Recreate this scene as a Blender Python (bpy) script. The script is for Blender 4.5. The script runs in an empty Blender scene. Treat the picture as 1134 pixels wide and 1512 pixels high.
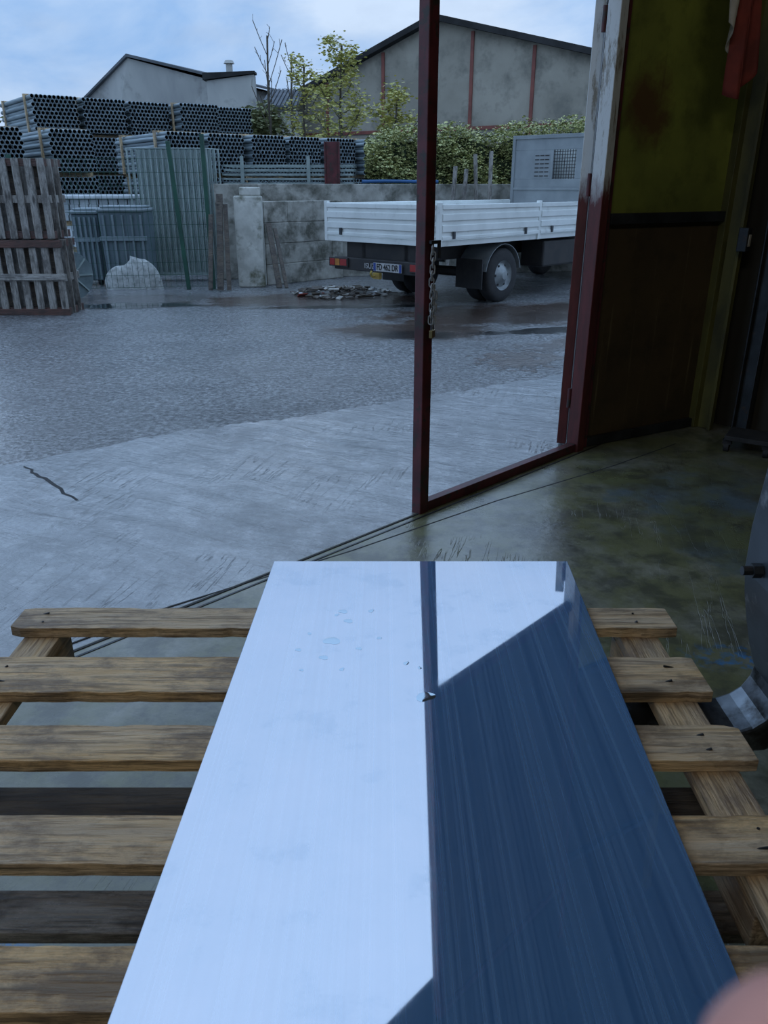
import bpy, math, random
from mathutils import Vector, Matrix
random.seed(7)
S = bpy.context.scene
COL = S.collection
S.view_settings.view_transform = 'Standard'

# ------------------------------------------------------------------ materials
def base(name):
    m = bpy.data.materials.new(name); m.use_nodes = True
    nt = m.node_tree; b = nt.nodes['Principled BSDF']
    return m, nt, b
def N(nt, t, **kw):
    n = nt.nodes.new(t)
    for k, v in kw.items(): setattr(n, k, v)
    return n
def mix(nt, fac, a, b):
    n = N(nt, 'ShaderNodeMix', data_type='RGBA')
    for i, v in ((0, fac), (6, a), (7, b)):
        if isinstance(v, bpy.types.NodeSocket): nt.links.new(v, n.inputs[i])
        elif i == 0: n.inputs[0].default_value = v
        else: n.inputs[i].default_value = (*v[:3], 1)
    return n.outputs[2]
def rng(nt, v, a, b, c=0., d=1.):
    n = N(nt, 'ShaderNodeMapRange')
    nt.links.new(v, n.inputs[0])
    for i, x in zip((1, 2, 3, 4), (a, b, c, d)): n.inputs[i].default_value = x
    return n.outputs[0]
def mth(nt, op, a, b=None):
    n = N(nt, 'ShaderNodeMath', operation=op)
    for i, v in enumerate((a, b)):
        if v is None: continue
        if isinstance(v, bpy.types.NodeSocket): nt.links.new(v, n.inputs[i])
        else: n.inputs[i].default_value = v
    return n.outputs[0]
def coords(nt, stretch=(1, 1, 1), rnd=True, rot=(0, 0, 0)):
    tc = N(nt, 'ShaderNodeTexCoord'); out = tc.outputs['Object']
    if rnd:
        oi = N(nt, 'ShaderNodeObjectInfo')
        r = mth(nt, 'MULTIPLY', oi.outputs['Random'], 37.)
        va = N(nt, 'ShaderNodeVectorMath', operation='ADD')
        nt.links.new(out, va.inputs[0]); nt.links.new(r, va.inputs[1]); out = va.outputs[0]
    if any(rot):
        m0 = N(nt, 'ShaderNodeMapping'); m0.inputs['Rotation'].default_value = rot
        nt.links.new(out, m0.inputs[0]); out = m0.outputs[0]
    mp = N(nt, 'ShaderNodeMapping'); mp.inputs['Scale'].default_value = stretch
    nt.links.new(out, mp.inputs[0])
    return mp.outputs[0]
def noise(nt, vec, scale, detail=5, rough=.55, dist=0.):
    n = N(nt, 'ShaderNodeTexNoise')
    n.inputs['Scale'].default_value = scale; n.inputs['Detail'].default_value = detail
    n.inputs['Roughness'].default_value = rough; n.inputs['Distortion'].default_value = dist
    if vec is not None: nt.links.new(vec, n.inputs['Vector'])
    return n.outputs[0]
def bump(nt, b, h, strength=.3, dist=.01, sock='Normal'):
    n = N(nt, 'ShaderNodeBump'); n.inputs['Strength'].default_value = strength
    n.inputs['Distance'].default_value = dist
    nt.links.new(h, n.inputs['Height']); nt.links.new(n.outputs[0], b.inputs[sock])
def nmat(name, c1, c2=None, scale=5, rough=.6, metal=0, bmp=0, stretch=(1, 1, 1), lo=.35, hi=.65,
         c3=None, s3=2, lo3=.55, hi3=.65, spec=.5, rnd=True, bd=.005):
    m, nt, b = base(name)
    c2 = c2 or tuple(x*.7 for x in c1)
    v = coords(nt, stretch, rnd)
    n1 = noise(nt, v, scale)
    col = mix(nt, rng(nt, n1, lo, hi), c1, c2)
    if c3:
        n3 = noise(nt, coords(nt, (1, 1, 1), rnd), s3, 7, .65)
        col = mix(nt, rng(nt, n3, lo3, hi3), col, c3)
    nt.links.new(col, b.inputs['Base Color'])
    b.inputs['Roughness'].default_value = rough
    b.inputs['Metallic'].default_value = metal
    b.inputs['Specular IOR Level'].default_value = spec
    if bmp: bump(nt, b, n1, bmp, bd)
    return m
def wood(name, ax, c1, c2, dark, grey=(.33, .31, .275), r0=.7, r1=.35):
    m, nt, b = base(name)
    st = [14, 14, 14]; st[ax] = .9
    v = coords(nt, tuple(st))
    n1 = noise(nt, v, 2.2, 8, .65, .9)
    col = mix(nt, rng(nt, n1, .35, .66), c1, c2)
    n4 = noise(nt, coords(nt, tuple(x*.6 for x in st)), 1.7, 5, .6, .5)
    col = mix(nt, rng(nt, n4, .42, .60, 0, .6), col, grey)
    n2 = noise(nt, coords(nt, tuple(2.2 if x > 1 else 1 for x in st)), 5.0, 9, .75)
    col = mix(nt, rng(nt, n2, .46, .60, 0, .85), col, dark)
    n5 = noise(nt, coords(nt, tuple(x*4 for x in st)), 2., 4, .6)
    col = mix(nt, rng(nt, n5, .50, .64, 0, .65), col, tuple(x*.7 for x in dark))
    kst = [9, 9, 9]; kst[ax] = 3.2
    vo = N(nt, 'ShaderNodeTexVoronoi'); nt.links.new(coords(nt, tuple(kst)), vo.inputs['Vector'])
    vo.inputs['Scale'].default_value = 1.
    col = mix(nt, rng(nt, vo.outputs['Distance'], .10, .24, .85, 0), col, tuple(x*.35 for x in dark))
    nt.links.new(col, b.inputs['Base Color'])
    nt.links.new(rng(nt, n2, .4, .65, r0, r1), b.inputs['Roughness'])
    bump(nt, b, mth(nt, 'ADD', mth(nt, 'ADD', n1, n5), mth(nt, 'MULTIPLY', n2, .7)), 1., .007)
    return m
WC = ((.92, .66, .36), (.58, .39, .19), (.20, .14, .085))
WX = wood('wood_x', 0, *WC, grey=(.52, .45, .36)); WY = wood('wood_y', 1, (.74, .53, .30), (.48, .33, .17), (.25, .17, .11)); WZ = wood('wood_z', 2, *WC)
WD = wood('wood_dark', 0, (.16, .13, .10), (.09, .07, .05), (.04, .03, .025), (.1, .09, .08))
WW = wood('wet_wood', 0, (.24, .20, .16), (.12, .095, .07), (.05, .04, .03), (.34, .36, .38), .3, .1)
WG = wood('wood_weathered', 2, (.38, .355, .32), (.22, .20, .175), (.10, .09, .08), (.36, .35, .33))
WGX = wood('wood_weathered_x', 0, (.44, .42, .38), (.28, .26, .23), (.12, .11, .10), (.38, .37, .36))
WR = wood('wood_red', 0, (.14, .06, .045), (.08, .04, .03), (.04, .02, .015), (.1, .06, .05))
GALV = nmat('galvanised_pipe', (.30, .37, .40), (.17, .215, .24), 3, .5, .3, 0, (3, .3, 3))
PROF = nmat('silver_profiles', (.48, .53, .55), (.30, .34, .36), 3, .45, .3)
RIM = nmat('dirty_wheel_rim', (.33, .36, .37), (.18, .20, .21), 6, .5, .2)
HOLE = nmat('pipe_bore_shade', (.010, .014, .018), (.005, .007, .009), 3, .8)  # near-black bore faces and inner discs paint the shade inside the pipes
STEEL = nmat('dark_steel', (.055, .062, .07), (.025, .028, .03), 6, .42, .6, .2, c3=(.10, .06, .04), s3=9, lo3=.6, hi3=.7)
GRST = nmat('forklift_grey_steel', (.085, .105, .125), (.04, .05, .06), 7, .4, .5, .2, c3=(.18, .20, .22), s3=14, lo3=.6, hi3=.7)
BRIGHT = nmat('worn_bright_steel', (.24, .275, .31), (.07, .08, .095), 10, .38, .8, .15, c3=(.05, .05, .05), s3=9, lo3=.46, hi3=.6)
CHAIN = nmat('galvanised_chain', (.55, .58, .60), (.32, .34, .36), 40, .4, .5)
WHITE = nmat('white_truck_paint', (.76, .79, .77), (.64, .67, .65), 2.5, .38, 0, 0, c3=(.42, .43, .41), s3=5, lo3=.6, hi3=.8)
GREYP = nmat('grey_truck_paint', (.25, .275, .285), (.19, .21, .22), 3, .45)
BLACK = nmat('black_rubber', (.014, .015, .017), (.028, .028, .03), 8, .75)
CHAS = nmat('chassis_black', (.02, .02, .022), (.035, .032, .03), 5, .6, .1)
REDL = nmat('red_lens', (.35, .02, .015), (.25, .01, .01), 5, .2)
AMB = nmat('amber_lens', (.5, .2, .03), None, 5, .2)
YEL = nmat('yellow_paint', (.45, .33, .05), (.3, .2, .05), 8, .5)
GREEN = nmat('green_fence_paint', (.02, .09, .06), (.015, .06, .045), 5, .5)
TEAL = nmat('grey_green_metal', (.34, .41, .40), (.22, .275, .27), 4, .5, .2)
BINM = nmat('blue_grey_plastic', (.14, .185, .21), (.10, .14, .16), 3, .45)
RIBM = nmat('bin_rib_plastic', (.20, .25, .275), (.15, .19, .21), 3, .45)
BINL = nmat('bin_lid', (.24, .29, .31), (.18, .22, .24), 3, .45)
DRUM = nmat('drum_grey', (.17, .22, .23), (.10, .14, .15), 6, .6)
RUSTP = nmat('red_oxide_paint', (.115, .024, .030), (.055, .015, .018), 9, .45, .1, .25, c3=(.035, .028, .025), s3=16, lo3=.53, hi3=.63)
ASTEEL = nmat('brass', (.45, .35, .15), (.25, .2, .1), 9, .4, .9)
CONC = nmat('block_concrete', (.42, .41, .37), (.25, .245, .215), 4, .85, 0, .8, c3=(.09, .09, .072), s3=3., lo3=.45, hi3=.64, rnd=False, bd=.03)
PILL = nmat('pillar_concrete', (.60, .60, .55), (.42, .42, .38), 5, .85, 0, .6, c3=(.13, .135, .09), s3=3, lo3=.50, hi3=.66, bd=.02)
FAC = nmat('gable_render', (.37, .34, .28), (.26, .24, .195), .6, .9, c3=(.19, .18, .15), s3=1.3, lo3=.48, hi3=.66)
FACW = nmat('pale_render', (.46, .46, .43), (.33, .33, .32), .8, .9, c3=(.2, .2, .19), s3=.7, lo3=.55, hi3=.7, stretch=(1, 1, .4))
ROOF = nmat('dark_roof', (.03, .03, .03), (.05, .05, .05), 1.5, .9, spec=.1)
ROOFG = nmat('grey_roof', (.14, .15, .165), (.10, .11, .12), 1.5, .9, spec=.1)
REDST = nmat('red_steel_column', (.24, .075, .055), (.16, .05, .04), 2, .7)
BARK = nmat('bark', (.10, .085, .065), (.06, .05, .04), 10, .9)
SKIN = nmat('skin', (.95, .50, .43), (.88, .42, .35), 30, .5)
BLUEP = nmat('blue_tube', (.02, .10, .26), None, 5, .5)
PLASW = nmat('white_wrap', (.62, .66, .68), (.40, .44, .46), 6, .4)
SACK = nmat('pale_sack', (.55, .57, .56), (.34, .36, .35), 14, .6, 0, .5, bd=.02, c3=(.22, .23, .22), s3=12, lo3=.55, hi3=.7)
PALE = nmat('pale_scrap', (.46, .45, .42), (.24, .235, .21), 9, .7)
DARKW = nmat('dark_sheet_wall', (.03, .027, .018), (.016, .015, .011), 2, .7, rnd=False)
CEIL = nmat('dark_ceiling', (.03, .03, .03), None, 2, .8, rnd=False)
CLOTHR = nmat('red_cloth', (.24, .04, .028), (.13, .024, .018), 6, .85)
CLOTHW = nmat('white_cloth', (.50, .47, .40), (.3, .28, .24), 6, .85)
OLST = nmat('olive_steel', (.13, .125, .03), (.05, .05, .018), 4, .55, rnd=False, stretch=(1, 1, .5))
PLAT = nmat('plate_white', (.42, .42, .42), (.36, .36, .36), 5, .4)
LETG = nmat('grey_lettering', (.35, .35, .35), None, 5, .5)
PLBL = nmat('plate_blue', (.02, .06, .28), None, 5, .35)
INK = nmat('plate_ink', (.01, .01, .01), None, 5, .5)

def leafmat(name, a, b_, c):
    m, nt, b = base(name)
    n = noise(nt, coords(nt, rnd=False), 9, 2)
    n2 = noise(nt, coords(nt, rnd=False), 45, 1)
    col = mix(nt, rng(nt, n, .4, .6), a, b_)
    col = mix(nt, rng(nt, n2, .50, .58), col, c)
    nt.links.new(col, b.inputs['Base Color']); b.inputs['Roughness'].default_value = .55
    return m
HEDGE = leafmat('hedge_leaves', (.10, .14, .04), (.22, .25, .08), (.70, .66, .30))
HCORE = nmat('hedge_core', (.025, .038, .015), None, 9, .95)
YLEAF = leafmat('yellowing_leaves', (.42, .41, .11), (.60, .50, .13), (.28, .31, .09))
GLEAF = leafmat('dull_green_leaves', (.12, .16, .07), (.18, .2, .09), (.25, .23, .1))

def ellipse(nt, cx, cy, rx, ry, rot=0, dis=.6, ns=2.5):
    tc = N(nt, 'ShaderNodeTexCoord')
    mp = N(nt, 'ShaderNodeMapping', vector_type='TEXTURE')
    mp.inputs['Location'].default_value = (cx, cy, 0); mp.inputs['Rotation'].default_value = (0, 0, rot)
    mp.inputs['Scale'].default_value = (rx, ry, 1)
    nt.links.new(tc.outputs['Object'], mp.inputs[0])
    ln = N(nt, 'ShaderNodeVectorMath', operation='LENGTH'); nt.links.new(mp.outputs[0], ln.inputs[0])
    n = noise(nt, tc.outputs['Object'], ns, 5, .6)
    d = mth(nt, 'ADD', ln.outputs['Value'], mth(nt, 'MULTIPLY', mth(nt, 'SUBTRACT', n, .5), dis*3))
    return rng(nt, d, 1.05, .7)
def mx(nt, a, b): return mth(nt, 'MAXIMUM', a, b)

def asphalt():
    m, nt, b = base('wet_asphalt')
    v = coords(nt, rnd=False)
    sp = N(nt, 'ShaderNodeTexVoronoi'); sp.inputs['Scale'].default_value = 34; nt.links.new(v, sp.inputs['Vector'])
    fine = noise(nt, v, 22, 6, .8)
    big = noise(nt, v, .7, 6, .6)
    mid = noise(nt, v, 6, 6, .7)
    col = mix(nt, rng(nt, fine, .42, .60), (.025, .028, .032), (.48, .50, .52))
    col = mix(nt, rng(nt, big, .4, .7, 0, .45), col, (.15, .16, .165))
    col = mix(nt, rng(nt, mid, .48, .68, 0, .55), col, (.06, .064, .066))
    brown = mx(nt, ellipse(nt, .35, 9.2, 1.1, .7, .0, .35), ellipse(nt, 1.9, 10.6, 2.3, 1.0, .3, .5))
    brown = mx(nt, brown, ellipse(nt, -1.0, 11.9, 2.3, .8, .1, .5))
    brown = mx(nt, brown, mth(nt, 'MULTIPLY', ellipse(nt, -4.0, 11.9, 2.2, .7, .1, .5), .6))
    brown = mx(nt, brown, ellipse(nt, 1.35, 7.6, .5, .4, 0.9, 1.4, 7))
    brown = mx(nt, brown, mth(nt, 'MULTIPLY', ellipse(nt, 2.6, 8.6, 1.3, .5, .5, .8, 4), .8))
    col = mix(nt, mth(nt, 'MULTIPLY', brown, .9), col, (.075, .045, .030))
    pud = ellipse(nt, -3.6, 11.3, 1.1, .35, .1, .3)
    pud = mx(nt, pud, mth(nt, 'MULTIPLY', ellipse(nt, .35, 8.9, .6, .3, .0, .5, 4), .8))
    pud = mx(nt, pud, mth(nt, 'MULTIPLY', ellipse(nt, -.6, 11.2, 1.5, .18, .1, .6, 3), .9))
    pud = mx(nt, pud, mth(nt, 'MULTIPLY', ellipse(nt, 2.2, 9.3, 1.4, .25, .2, .6, 3), .9))
    col = mix(nt, pud, col, (.02, .02, .02))
    nt.links.new(col, b.inputs['Base Color'])
    r = rng(nt, noise(nt, v, 1.3, 5, .6), .35, .65, .18, .38)
    r = mth(nt, 'SUBTRACT', r, mth(nt, 'MULTIPLY', brown, .06))
    r = mth(nt, 'MULTIPLY', r, mth(nt, 'SUBTRACT', 1.03, pud))
    nt.links.new(r, b.inputs['Roughness'])
    b.inputs['Specular IOR Level'].default_value = .8
    h = mth(nt, 'ADD', fine, mth(nt, 'MULTIPLY', sp.outputs['Distance'], .9))
    flat = mth(nt, 'SUBTRACT', 1., mth(nt, 'MAXIMUM', pud, mth(nt, 'MULTIPLY', brown, .75)))
    bump(nt, b, mth(nt, 'MULTIPLY', h, flat), 1., .022)
    wetm = rng(nt, noise(nt, v, .55, 6, .65), .38, .56, .3, 1.)
    nt.links.new(wetm, b.inputs['Coat Weight']); b.inputs['Coat Roughness'].default_value = .08; b.inputs['Coat IOR'].default_value = 1.52
    bump(nt, b, mth(nt, 'MULTIPLY', h, flat), .6, .013, 'Coat Normal')
    return m
def concrete_floor(name, c1, c2, wet, apron):
    m, nt, b = base(name)
    v = coords(nt, rnd=False)
    fine = noise(nt, v, 22, 6, .7)
    big = noise(nt, v, 1.1, 7, .65, .5)
    scr = noise(nt, coords(nt, (1.0, 4, 1), False, (0, 0, .5)), 1.6, 7, .68, .8)
    scr2 = noise(nt, coords(nt, (14, .8, 1), False, (0, 0, .25)), 1., 4, .6, .3)
    col = mix(nt, rng(nt, big, .36, .64), c1, c2)
    col = mix(nt, rng(nt, fine, .45, .75, 0, .6), col, tuple(x*.5 for x in c1))
    lines = rng(nt, mth(nt, 'ABSOLUTE', mth(nt, 'SUBTRACT', scr2, .5)), 0, .008, 1, 0)
    patch = rng(nt, noise(nt, v, .9, 3), .52, .6)
    lines = mth(nt, 'MULTIPLY', lines, patch)
    col = mix(nt, mth(nt, 'MULTIPLY', lines, .35 if apron else .12), col, tuple(x*.35 for x in c1))
    if apron:
        wetp = rng(nt, noise(nt, v, 1.1, 8, .7), .43, .58, 0, .8)
        col = mix(nt, wetp, col, (.09, .10, .11))
        farp = rng(nt, noise(nt, v, 34, 6, .8), .44, .58, 0, .6)
        col = mix(nt, farp, col, (.12, .13, .135))
        grit = rng(nt, noise(nt, v, 7, 8, .75), .50, .62, 0, .45)
        col = mix(nt, grit, col, (.42, .44, .46))
    else:
        blue = mx(nt, ellipse(nt, 1.2, 2.36, .22, .07, .0, 1.3, 18), ellipse(nt, -.8, 1.25, .16, .07, 0, .7, 9))
        bsp = rng(nt, noise(nt, v, 34, 4, .6), .47, .53)
        col = mix(nt, mth(nt, 'MULTIPLY', blue, bsp), col, (.02, .20, .50))
        teal = mx(nt, ellipse(nt, 1.75, 4.0, .5, .4, .3, 1., 5), ellipse(nt, 1.6, 3.3, .3, .5, .3, 1., 6))
        col = mix(nt, mth(nt, 'MULTIPLY', teal, .5), col, (.015, .08, .15))
        grn = rng(nt, noise(nt, v, 2.2, 7, .68), .38, .56, 0, .85)
        col = mix(nt, grn, col, (.125, .13, .05))
        dirt = rng(nt, noise(nt, v, 5, 8, .72), .46, .60, 0, .7)
        col = mix(nt, dirt, col, (.045, .047, .035))
    nt.links.new(col, b.inputs['Base Color'])
    nt.links.new(rng(nt, big, .35, .65, wet[0], wet[1]), b.inputs['Roughness'])
    b.inputs['Specular IOR Level'].default_value = .9 if apron else .6
    h = mth(nt, 'ADD', mth(nt, 'MULTIPLY', fine, .35), mth(nt, 'MULTIPLY', scr, 1.0 if apron else .4))
    h = mth(nt, 'SUBTRACT', h, mth(nt, 'MULTIPLY', lines, .3))
    bump(nt, b, h, .7, .022 if apron else .008)
    wetm = rng(nt, noise(nt, v, .9, 6, .65), .36, .54, .35 if apron else .1, 1. if apron else .75)
    nt.links.new(wetm, b.inputs['Coat Weight']); b.inputs['Coat Roughness'].default_value = .07; b.inputs['Coat IOR'].default_value = 1.6 if apron else 1.5
    bump(nt, b, h, .5, .012, 'Coat Normal')
    return m
ASPH = asphalt()
APR = concrete_floor('wet_apron_concrete', (.20, .225, .24), (.33, .355, .37), (.14, .32), True)
FLR = concrete_floor('workshop_concrete', (.15, .155, .125), (.25, .25, .205), (.22, .45), False)

def panel_mat(name, c1, c2, streak, spot=None):
    m, nt, b = base(name)
    v = coords(nt, rnd=False)
    n = noise(nt, v, 1.8, 5)
    col = mix(nt, rng(nt, n, .35, .65), c1, c2)
    s = noise(nt, coords(nt, (26, 26, .8), False), 1., 6, .65)
    col = mix(nt, rng(nt, s, .60, .72, 0, .6), col, streak)
    gr = noise(nt, v, 4.5, 7, .7)
    col = mix(nt, rng(nt, gr, .5, .7, 0, .6), col, tuple(x*.4 for x in c2))
    if spot:
        tc = N(nt, 'ShaderNodeTexCoord'); mp = N(nt, 'ShaderNodeMapping', vector_type='TEXTURE')
        mp.inputs['Location'].default_value = (.22, 0, 1.97); mp.inputs['Scale'].default_value = (.17, 1, .19)
        nt.links.new(tc.outputs['Object'], mp.inputs[0])
        ln = N(nt, 'ShaderNodeVectorMath', operation='LENGTH'); nt.links.new(mp.outputs[0], ln.inputs[0])
        d = mth(nt, 'ADD', ln.outputs['Value'], mth(nt, 'MULTIPLY', mth(nt, 'SUBTRACT', noise(nt, v, 5, 8, .7), .5), 3.2))
        col = mix(nt, rng(nt, d, 1.3, .4, 0, .85), col, spot)
    nt.links.new(col, b.inputs['Base Color']); b.inputs['Roughness'].default_value = .5
    return m
OLIVE = panel_mat('olive_panel', (.215, .245, .045), (.12, .14, .03), (.06, .06, .018), (.085, .035, .015))
BROWN = panel_mat('brown_panel', (.070, .048, .022), (.045, .032, .016), (.17, .14, .08))
def stile_mat():
    m, nt, b = base('peeling_stile_paint')
    tc = N(nt, 'ShaderNodeTexCoord'); sep = N(nt, 'ShaderNodeSeparateXYZ')
    nt.links.new(tc.outputs['Object'], sep.inputs[0])
    n = noise(nt, coords(nt, (6, 6, 1.2), False), 3, 7, .75)
    h = mth(nt, 'ADD', sep.outputs[2], mth(nt, 'MULTIPLY', mth(nt, 'SUBTRACT', n, .5), .6))
    red = mix(nt, rng(nt, n, .35, .65), (.13, .027, .027), (.06, .018, .018))
    wht = mix(nt, rng(nt, n, .52, .62), (.60, .64, .65), (.24, .22, .18))
    col = mix(nt, rng(nt, h, 1.45, 1.6), red, wht)
    col = mix(nt, rng(nt, sep.outputs[2], 2.7, 2.9), col, (.05, .03, .025))  # top, out of view, darkened to mute its reflection in the sheet
    nt.links.new(col, b.inputs['Base Color']); b.inputs['Roughness'].default_value = .5
    return m
STILE = stile_mat()

def sheet_mat():
    m, nt, b = base('blue_filmed_polished_metal')
    nt.nodes.remove(b)
    out = nt.nodes['Material Output']
    st = noise(nt, coords(nt, (150, .16, 1), False), 1., 9, .75)
    st2 = noise(nt, coords(nt, (400, .25, 1), False), 1., 6, .7)
    bl = noise(nt, coords(nt, rnd=False), 9., 7, .65)
    dif = N(nt, 'ShaderNodeBsdfDiffuse')
    dc = mix(nt, rng(nt, st, .34, .66), (.09, .25, .53), (.24, .47, .82))
    dc = mix(nt, rng(nt, st2, .44, .66, 0, .45), dc, (.08, .21, .45))
    nt.links.new(dc, dif.inputs[0])
    gl = N(nt, 'ShaderNodeBsdfGlossy')
    sm = rng(nt, bl, .56, .66)
    nt.links.new(mth(nt, 'ADD', .024, mth(nt, 'MULTIPLY', sm, .014)), gl.inputs['Roughness'])
    gc = mix(nt, rng(nt, bl, .3, .7), (.93, .90, .92), (.86, .86, .89))
    gc = mix(nt, mth(nt, 'MULTIPLY', sm, .35), gc, (.70, .74, .80))
    nt.links.new(gc, gl.inputs[0])
    ms = N(nt, 'ShaderNodeMixShader'); ms.inputs[0].default_value = .60
    nt.links.new(dif.outputs[0], ms.inputs[1]); nt.links.new(gl.outputs[0], ms.inputs[2])
    nt.links.new(ms.outputs[0], out.inputs[0])
    return m
SHEET = sheet_mat()
def drop_mat():
    m, nt, b = base('water')
    b.inputs['Roughness'].default_value = .05
    b.inputs['Metallic'].default_value = .9
    n = noise(nt, coords(nt), 20); nt.links.new(mix(nt, n, (.40, .50, .58), (.54, .63, .70)), b.inputs['Base Color'])
    return m
WATER = drop_mat()

# ------------------------------------------------------------------ mesh builder
class MB:
    def __init__(s): s.v = []; s.f = []; s.m = []
    def add(s, vs, fs, mi=0, M=None):
        o = len(s.v)
        for p in vs:
            p = Vector(p)
            if M is not None: p = M @ p
            s.v.append(tuple(p))
        for f in fs: s.f.append(tuple(o+i for i in f)); s.m.append(mi)
    def box(s, x0, x1, y0, y1, z0, z1, mi=0, M=None):
        vs = [(x, y, z) for z in (z0, z1) for y in (y0, y1) for x in (x0, x1)]
        s.add(vs, [(0, 2, 3, 1), (4, 5, 7, 6), (0, 1, 5, 4), (2, 6, 7, 3), (0, 4, 6, 2), (1, 3, 7, 5)], mi, M); return s
    def bar(s, a, b, w, h=None, mi=0):
        a = Vector(a); b = Vector(b); d = (b-a); L = d.length
        q = d.to_track_quat('X', 'Z').to_matrix().to_4x4(); q.translation = a
        h = h or w
        return s.box(0, L, -w/2, w/2, -h/2, h/2, mi, q)
    def cyl(s, a, b, r0, r1=None, seg=12, mi=0, cap=True):
        a = Vector(a); b = Vector(b); r1 = r0 if r1 is None else r1
        q = (b-a).to_track_quat('Z', 'Y').to_matrix()
        vs = []
        for p, r in ((a, r0), (b, r1)):
            for i in range(seg):
                t = 2*math.pi*i/seg
                vs.append(p + q @ Vector((math.cos(t)*r, math.sin(t)*r, 0)))
        fs = [(i, (i+1) % seg, seg+(i+1) % seg, seg+i) for i in range(seg)]
        if cap: fs += [tuple(range(seg-1, -1, -1)), tuple(range(seg, 2*seg))]
        s.add(vs, fs, mi); return s
    def ball(s, c, r, seg=14, mi=0):
        c = Vector(c); vs = [c+Vector((0, 0, r))]; fs = []; n = seg//2
        for j in range(1, n):
            ph = math.pi*j/n
            for i in range(seg):
                t = 2*math.pi*i/seg; vs.append(c+Vector((math.sin(ph)*math.cos(t), math.sin(ph)*math.sin(t), math.cos(ph)))*r)
        vs.append(c-Vector((0, 0, r))); last = len(vs)-1
        for i in range(seg):
            k = (i+1) % seg
            fs.append((0, 1+i, 1+k)); fs.append((last, 1+(n-2)*seg+k, 1+(n-2)*seg+i))
            for j in range(n-2): fs.append((1+j*seg+i, 1+(j+1)*seg+i, 1+(j+1)*seg+k, 1+j*seg+k))
        s.add(vs, fs, mi); return s
    def tube(s, pts, r, seg=8, closed=False, mi=0):
        n = len(pts); pts = [Vector(p) for p in pts]; vs = []
        for i, p in enumerate(pts):
            a = pts[(i-1) % n] if closed or i > 0 else p
            b = pts[(i+1) % n] if closed or i < n-1 else p
            d = (b-a).normalized()
            up = Vector((0, 0, 1)) if abs(d.z) < .9 else Vector((0, 1, 0))
            if closed:
                nrm = (pts[1]-pts[0]).cross(pts[n//3]-pts[0]).normalized(); up = nrm
            x = up.cross(d).normalized(); y = d.cross(x).normalized()
            for k in range(seg):
                t = 2*math.pi*k/seg
                vs.append(p + x*math.cos(t)*r + y*math.sin(t)*r)
        fs = []
        for i in range(n if closed else n-1):
            j = (i+1) % n
            for k in range(seg):
                l = (k+1) % seg
                fs.append((i*seg+k, i*seg+l, j*seg+l, j*seg+k))
        if not closed:
            fs += [tuple(range(seg-1, -1, -1)), tuple((n-1)*seg+k for k in range(seg))]
        s.add(vs, fs, mi); return s
    def prism(s, poly, vec, mi=0):
        n = len(poly); vec = Vector(vec); p = [Vector(q) for q in poly]
        s.add(p + [q+vec for q in p], [tuple(range(n-1, -1, -1)), tuple(range(n, 2*n))] +
              [(i, (i+1) % n, n+(i+1) % n, n+i) for i in range(n)], mi); return s
    def lathe(s, prof, c, seg=32, mi=0, axis='Y'):
        vs = []
        for r, h in prof:
            for k in range(seg):
                t = 2*math.pi*k/seg
                if axis == 'Y': vs.append((c[0]+r*math.cos(t), c[1]+h, c[2]+r*math.sin(t)))
                elif axis == 'X': vs.append((c[0]+h, c[1]+r*math.cos(t), c[2]+r*math.sin(t)))
                else: vs.append((c[0]+r*math.cos(t), c[1]+r*math.sin(t), c[2]+h))
        fs = []
        for i in range(len(prof)-1):
            for k in range(seg):
                l = (k+1) % seg
                fs.append((i*seg+k, i*seg+l, (i+1)*seg+l, (i+1)*seg+k))
        s.add(vs, fs, mi); return s
    def mesh(s, name, mats):
        me = bpy.data.meshes.new(name); me.from_pydata(s.v, [], s.f)
        for m in mats: me.materials.append(m)
        if len(mats) > 1: me.polygons.foreach_set('material_index', s.m)
        import bmesh
        bm = bmesh.new(); bm.from_mesh(me); bmesh.ops.recalc_face_normals(bm, faces=bm.faces); bm.to_mesh(me); bm.free()
        me.update(); return me
    def obj(s, name, mats, parent=None, bevel=0, smooth=False, loc=None, rz=0, **props):
        if not isinstance(mats, (list, tuple)): mats = [mats]
        me = s.mesh(name, mats)
        if smooth:
            me.polygons.foreach_set('use_smooth', [True]*len(me.polygons))
        o = bpy.data.objects.new(name, me); COL.objects.link(o)
        if smooth:
            mod = o.modifiers.new('es', 'EDGE_SPLIT'); mod.split_angle = math.radians(40)
        if bevel:
            b = o.modifiers.new('bevel', 'BEVEL'); b.width = bevel; b.segments = 2; b.limit_method = 'ANGLE'
        if parent: o.parent = parent
        if loc: o.location = loc
        o.rotation_euler[2] = rz
        for k, v in props.items(): o[k] = v
        return o
def root(name, label, cat, loc=(0, 0, 0), rz=0, **props):
    o = bpy.data.objects.new(name, None); COL.objects.link(o); o.empty_display_size = .1
    o.location = loc; o.rotation_euler[2] = rz; o['label'] = label; o['category'] = cat
    for k, v in props.items(): o[k] = v
    return o
def dup(r, loc, rz=None, label=None):
    n = r.copy(); COL.objects.link(n); n.location = loc
    if rz is not None: n.rotation_euler[2] = rz
    if label: n['label'] = label
    for c in r.children:
        k = c.copy(); k.parent = n; COL.objects.link(k)
        for g in c.children:
            q = g.copy(); q.parent = k; COL.objects.link(q)
    return n

# ------------------------------------------------------------------ layout frame of the workshop front
B = Vector((.185, 3.704, 0)); Wd = Vector((.71, .704, 0)).normalized(); Nd = Vector((-Wd.y, Wd.x, 0))
ANG = math.atan2(Wd.y, Wd.x)
def L(s, d, z=0): return B + Wd*s + Nd*d + Vector((0, 0, z))
FM = Matrix.Translation(B) @ Matrix.Rotation(ANG, 4, 'Z')

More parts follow.
